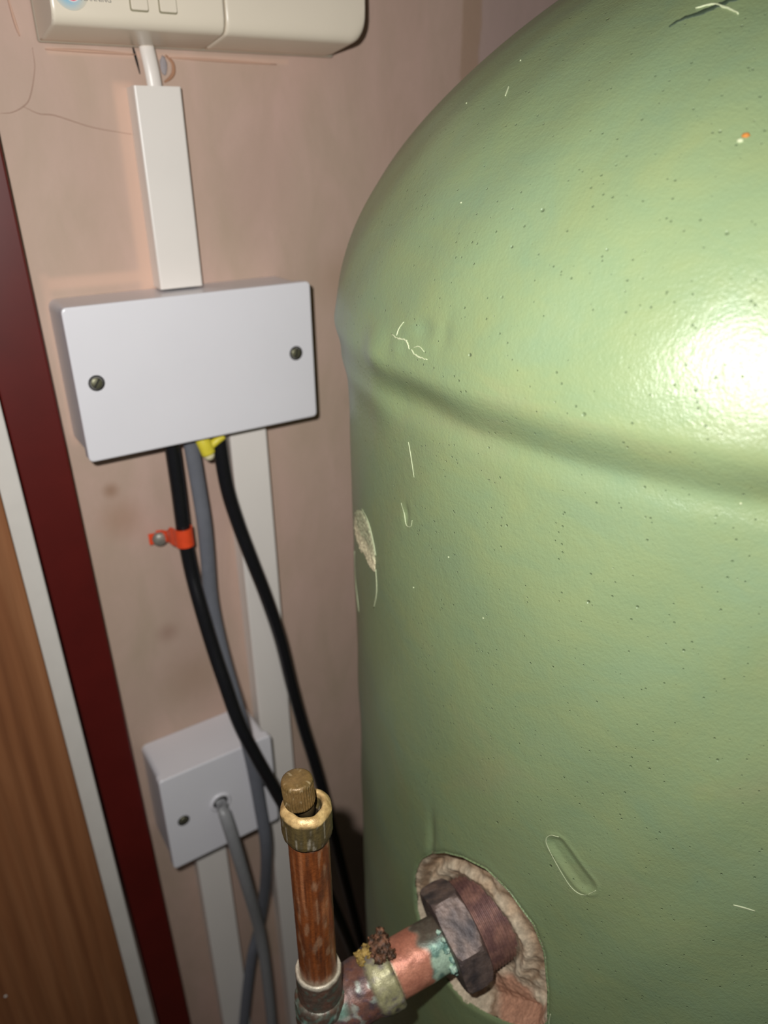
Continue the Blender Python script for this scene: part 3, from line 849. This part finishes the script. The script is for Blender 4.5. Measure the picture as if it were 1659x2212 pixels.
def up_col(P):                                    # upright copper pipe
    h = P.z - T0.z
    st = noise.noise(Vector((P.x * 900, P.y * 900, P.z * 60)))
    k = mixc(copper, cdark, .35 + .9 * st)
    k = mixc(k, s2l((176, 112, 72)), sm(.25, .6, noise.noise(Vector((P.x * 420, P.y * 420, P.z * 30 + 7)))))
    k = mixc(k, s2l((186, 150, 118)), sm(.22, .5, noise.noise(Vector((P.x * 420, P.y * 420, P.z * 110 + 3)))) * .45)
    k = mixc(k, grime, sm(.2, .5, noise.noise(Vector((P.x * 300, P.y * 300, P.z * 90)))) * .35)
    k = mixc(k, solder, sm(.1235 - .0035, .1235 - .001, h + .0006 * st) * .9)
    return mixc(k, mixc(solder, grime, .3), sm(.0385, .0345, h + .002 * st) * .75)
link('upright_pipe', lathe(T0 + UP * .020, UP, [(0, .0088), (.1035, .0088)], 72, .00008, 500, up_col, step=.0008), M_pipe, pw, smooth=False)

def ring_col(P):
    h = P.z - T0.z; rad = math.hypot(P.x - T0.x, P.y - T0.y)
    st = noise.noise(Vector((P.x * 700, P.y * 700, P.z * 80)))
    k = mixc(brassd, s2l((74, 66, 46)), .4 + st)
    k = mixc(k, solder, sm(.35, .55, st + .15 * n_(P, 300)) * .5)
    top = sm(.1360, .1366, h + .0006 * n_(P, 400, 2))
    k = mixc(k, mixc(s2l((214, 180, 124)), s2l((150, 118, 72)), .35 + .9 * n_(P, 380, 4)), top)
    return mixc(k, s2l((40, 30, 20)), sm(.0068, .0058, rad) * (1 - sm(.137, .1385, h)))
def wob(t, a): return .00025 * math.sin(3 * a + 1) + .00015 * math.sin(7 * a)
prof = [(.1222, .0086), (.1224, .0102), (.1250, .0107), (.1355, .0108), (.1364, .0107), (.1378, .0099), (.1389, .0086), (.1391, .0076), (.1384, .0069), (.1330, .0066), (.1310, .0060), (.1308, .0002)]
link('vent_collar', lathe(T0, UP, prof, 96, .00018, 420, ring_col, step=.0006, knurl=lambda t, a: wob(t, a)), M_fit, pw)

def knob_col(P):
    st = noise.noise(P * 500); q = noise.noise(P * 180 + Vector((4, 4, 4)))
    h = P.z - T0.z
    k = mixc(s2l((102, 80, 44)), s2l((132, 104, 64)), .4 + q)
    return mixc(k, s2l((196, 176, 140)), sm(.35, .6, st) * .45)
KA = Vector((-.03, .05, 1)).normalized(); K0 = T0 + Vector((-.0021, .0010, .1395))
pk = [(0, .0052), (.0006, .0062), (.0016, .0066), (.0100, .0067), (.0118, .0066), (.0128, .0062), (.0132, .0054), (.0134, .0030), (.0134, .0002)]
def kn(t, a): return (-.00028 + .00028 * math.cos(34 * a)) if .0012 < t < .0118 else 0
link('vent_cap', lathe(K0, KA, pk, 272, .00005, 500, knob_col, step=.0009, knurl=kn), M_fit, pw)
link('vent_stem', lathe(T0 + UP * .1306, UP, [(0, .0035), (.0100, .0035)], 24, colf=lambda P: s2l((60, 48, 30))), M_fit, pw)

# solder lip, socket and body of the tee
def tee_col(P):
    d = P - T0; q = n_(P, 190, 1); q2 = n_(P, 420, 5)
    k = mixc(s2l((112, 84, 70)), s2l((88, 80, 70)), .5 + q)
    k = mixc(k, s2l((92, 110, 98)), sm(.05, .4, q2) * .6)
    k = mixc(k, teal, sm(.05, .35, n_(P, 240, 9)) * sm(.020, .010, d.z) * .8)
    k = mixc(k, pale, sm(.25, .45, n_(P, 300, 12)) * sm(.020, .008, d.z) * .8)
    return k
def lip_col(P):
    d = P - T0; k = tee_col(P)
    return mixc(k, mixc(s2l((216, 204, 184)), solder, .5 + n_(P, 400)), sm(.0325, .0340, d.z + .0008 * n_(P, 260, 2)))
prof = [(-.001, .0105), (.0158, .0105), (.0180, .0107), (.0335, .0108), (.0349, .0107), (.0356, .0101), (.0350, .0093), (.0338, .0086)]
tee = link('tee', lathe(T0, UP, prof, 96, .00022, 380, lip_col, cap1=False, step=.0007), M_fit, pw)
prof = [(-.0500, .0100), (-.0200, .0100), (-.0190, .0122), (.0090, .0126), (.0145, .0122), (.0166, .0114), (.0170, .0100)]
link('tee_sleeve', lathe(T0, UP, prof, 96, .0004, 300, tee_col, step=.001), M_fit, tee)
link('lower_pipe', lathe(T0 + UP * -.30, UP, [(0, .0088), (.26, .0088)], 40, .0001, 300, up_col, step=.004), M_pipe, pw)

BD = (-AX)                                            # towards the tank
Tn = T0 - NUT; LT = Tn.dot(AX)                        # distance of the tee from the nut face along the pipe
def P_ax(t): return NUT + AX * t
def side_col(P):
    d = P - NUT; t = d.dot(AX); rv = d - AX * t
    q = n_(P, 170, 2); q2 = n_(P, 420, 7); up = rv.z / .015; fr = -rv.y / .015
    # tee branch
    k = mixc(s2l((128, 86, 72)), s2l((94, 80, 78)), .45 + 1.1 * q)
    k = mixc(k, s2l((84, 70, 84)), sm(.1, .5, q2) * .6)
    k = mixc(k, pale, sm(.32, .5, n_(P, 230, 11)) * .5)
    k = mixc(k, teal, sm(.052, .060, t) * sm(-.1, .3, n_(P, 220, 3)) * .9)
    # collar by the stub: whitish with yellow bloom on top
    cl = sm(.0275, .0290, t) * sm(.0430, .0400, t)
    k = mixc(k, mixc(s2l((150, 142, 130)), s2l((84, 76, 78)), .5 + 1.3 * noise.noise(Vector((t * 90, fr * 5, up * 5)))), cl)
    k = mixc(k, yell, cl * sm(.30, .75, up * .5 + fr * .5 + .5 * q2) * .55)
    # stub
    stb = sm(.0290, .0275, t)
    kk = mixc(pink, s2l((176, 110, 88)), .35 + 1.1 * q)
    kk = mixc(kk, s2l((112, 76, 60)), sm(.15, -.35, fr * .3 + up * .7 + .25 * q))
    tl = sm(.0135, .0100, t + .004 * n_(P, 160, 8))
    kk = mixc(kk, mixc(teal, s2l((84, 122, 112)), .5 + q2), tl * .95)
    kk = mixc(kk, s2l((190, 216, 190)), tl * sm(.05, .3, n_(P, 200, 14) + .2 * fr) * .95)
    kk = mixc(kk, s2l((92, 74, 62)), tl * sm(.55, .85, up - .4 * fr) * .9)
    return mixc(k, kk, stb)
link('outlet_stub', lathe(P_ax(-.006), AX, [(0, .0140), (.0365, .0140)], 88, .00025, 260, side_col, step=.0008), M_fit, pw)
prof = [(.0288, .0139), (.0290, .0158), (.0300, .0166), (.0385, .0167), (.0405, .0160), (.0420, .0150), (.0560, .0148), (LT + .006, .0140), (LT + .010, .010), (LT + .0105, .0005)]
link('tee_branch', lathe(NUT, AX, prof, 96, .00045, 240, side_col, cap0=False, step=.0008), M_fit, tee)

# hexagonal nut
def nut_col(P):
    d = P - NUT; q = n_(P, 150, 2); q2 = n_(P, 500, 3)
    k = mixc(nutc, nutd, .4 + q * 1.1)
    k = mixc(k, s2l((128, 108, 96)), sm(.2, .5, n_(P, 260, 6)) * .5)
    return tuple(v * (1 + .25 * q2) for v in k)
PHI = 2.6882; RH = .0270
def hexr(a, r):                                       # radius of a hexagon at angle a
    m = (a - PHI) % (PI / 3) - PI / 6
    return r * math.cos(PI / 6) / math.cos(m)
vs, fs = [], []; SEG = 120
nprof = []
for t, r, ch in ((-.0160, .0140, 1), (-.0160, .0228, 1), (-.0152, .0246, .5), (-.0140, .0262, 0), (-.0100, .0270, 0), (-.0060, .0270, 0), (-.0020, .0266, 0), (-.0004, .0254, .3), (0, .0238, 1), (.0002, .0160, 1), (-.0012, .0146, 1), (-.0040, .0141, 1)):
    nprof.append((t, r, ch))
dense = []
for (ta, ra, ca_), (tb, rb, cb_) in zip(nprof, nprof[1:]):
    m_ = max(1, int(math.hypot(tb - ta, rb - ra) / .0008))
    dense += [(ta + (tb - ta) * i / m_, ra + (rb - ra) * i / m_, ca_ + (cb_ - ca_) * i / m_) for i in range(m_)]
dense.append(nprof[-1])
cols = []
for t, r, ch in dense:
    for k in range(SEG):
        a_ = 2 * PI * k / SEG + PHI
        rad = min(hexr(a_, RH), r) if ch < .5 else min(r, hexr(a_, RH))
        p = NUT + AX * t + (E1 * math.cos(a_) + E2 * math.sin(a_)) * rad
        p += (E1 * math.cos(a_) + E2 * math.sin(a_)) * .00018 * noise.noise(p * 420)
        vs.append(tuple(p)); cols.append((*nut_col(p), 1))
m_ = len(dense)
for i in range(m_ - 1):
    for k in range(SEG): fs.append((i * SEG + k, i * SEG + (k + 1) % SEG, (i + 1) * SEG + (k + 1) % SEG, (i + 1) * SEG + k))
me = bpy.data.meshes.new('nut'); me.from_pydata(vs, [], fs)
ca = me.color_attributes.new('Col', 'FLOAT_COLOR', 'POINT'); ca.data.foreach_set('color', np.array(cols, np.float32).ravel())
bm = bmesh.new(); bm.from_mesh(me); bmesh.ops.recalc_face_normals(bm, faces=bm.faces); bm.to_mesh(me); bm.free()
nut = link('hex_nut', me, M_nut, pw)

# threaded boss behind the nut
def thr_col(P):
    q = n_(P, 200, 3); return tuple(v * (1 + .3 * n_(P, 600)) for v in mixc(purple, s2l((150, 112, 98)), .4 + 1.1 * q))
prof = []
for i in range(10):
    t = -.016 - i * .0018
    prof += [(t, .0230), (t - .0007, .0234), (t - .0011, .0226), (t - .0016, .0226)]
link('threaded_boss', lathe(NUT, AX, prof, 96, .0001, 300, thr_col), M_nut, pw)
# corrosion crust on top of the collar and verdigris behind the nut face
random.seed(11)
def crust(name, centres, colf, parent):
    bm = bmesh.new()
    for (c_, r_) in centres:
        r = bmesh.ops.create_icosphere(bm, subdivisions=3, radius=1)
        for v in r['verts']:
            q = v.co * (1 + .8 * noise.noise(v.co * 2.2 + c_ * 900) + .35 * noise.noise(v.co * 6 + c_ * 500)); v.co = c_ + q * r_
    me = from_bm(bm); ca = me.color_attributes.new('Col', 'FLOAT_COLOR', 'POINT')
    for i, v in enumerate(me.vertices): ca.data[i].color = (*colf(v.co), 1)
    o = link(name, me, M_crust, parent, smooth=True); o['kind'] = 'stuff'; return o
upv = (Vector((0, 0, 1)) - AX * AX.z).normalized(); frv = AX.cross(upv).normalized()
if frv.y > 0: frv = -frv
cs = []
for k in range(44):
    t = random.uniform(.0265, .0335); a_ = random.uniform(-.85, .15)
    cs.append((P_ax(t) + (upv * math.cos(a_) + frv * math.sin(a_)) * random.uniform(.0150, .0205), random.uniform(.0012, .0026)))
crust('corrosion_crust', cs, lambda P: mixc(s2l((62, 44, 30)), s2l((150, 104, 78)), .3 + 1.2 * n_(P, 420, 3)), tee)
cs = [(P_ax(random.uniform(.034, .0425)) + (upv * math.cos(a_) + frv * math.sin(a_)) * random.uniform(.0162, .0172), random.uniform(.0010, .0020)) for a_ in [random.uniform(-.8, -.1) for _ in range(14)]]
crust('corrosion_crust', cs, lambda P: mixc(s2l((196, 164, 92)), s2l((128, 104, 50)), .4 + 1.1 * n_(P, 420, 8)), tee)
cs = []
for k in range(12):
    a_ = random.uniform(.2, 2.4)
    cs.append((P_ax(random.uniform(.0002, .0022)) + (upv * math.cos(a_) + frv * math.sin(a_)) * random.uniform(.0140, .0152), random.uniform(.0010, .0020)))
crust('verdigris', cs, lambda P: mixc(s2l((108, 150, 138)), s2l((196, 222, 200)), .3 + 1.2 * n_(P, 320, 3)), nut)

pw.scale = (PSC, PSC, PSC); pw.location = CAM + (pw.location - CAM) * PSC      # fitted to the cylinder's boss
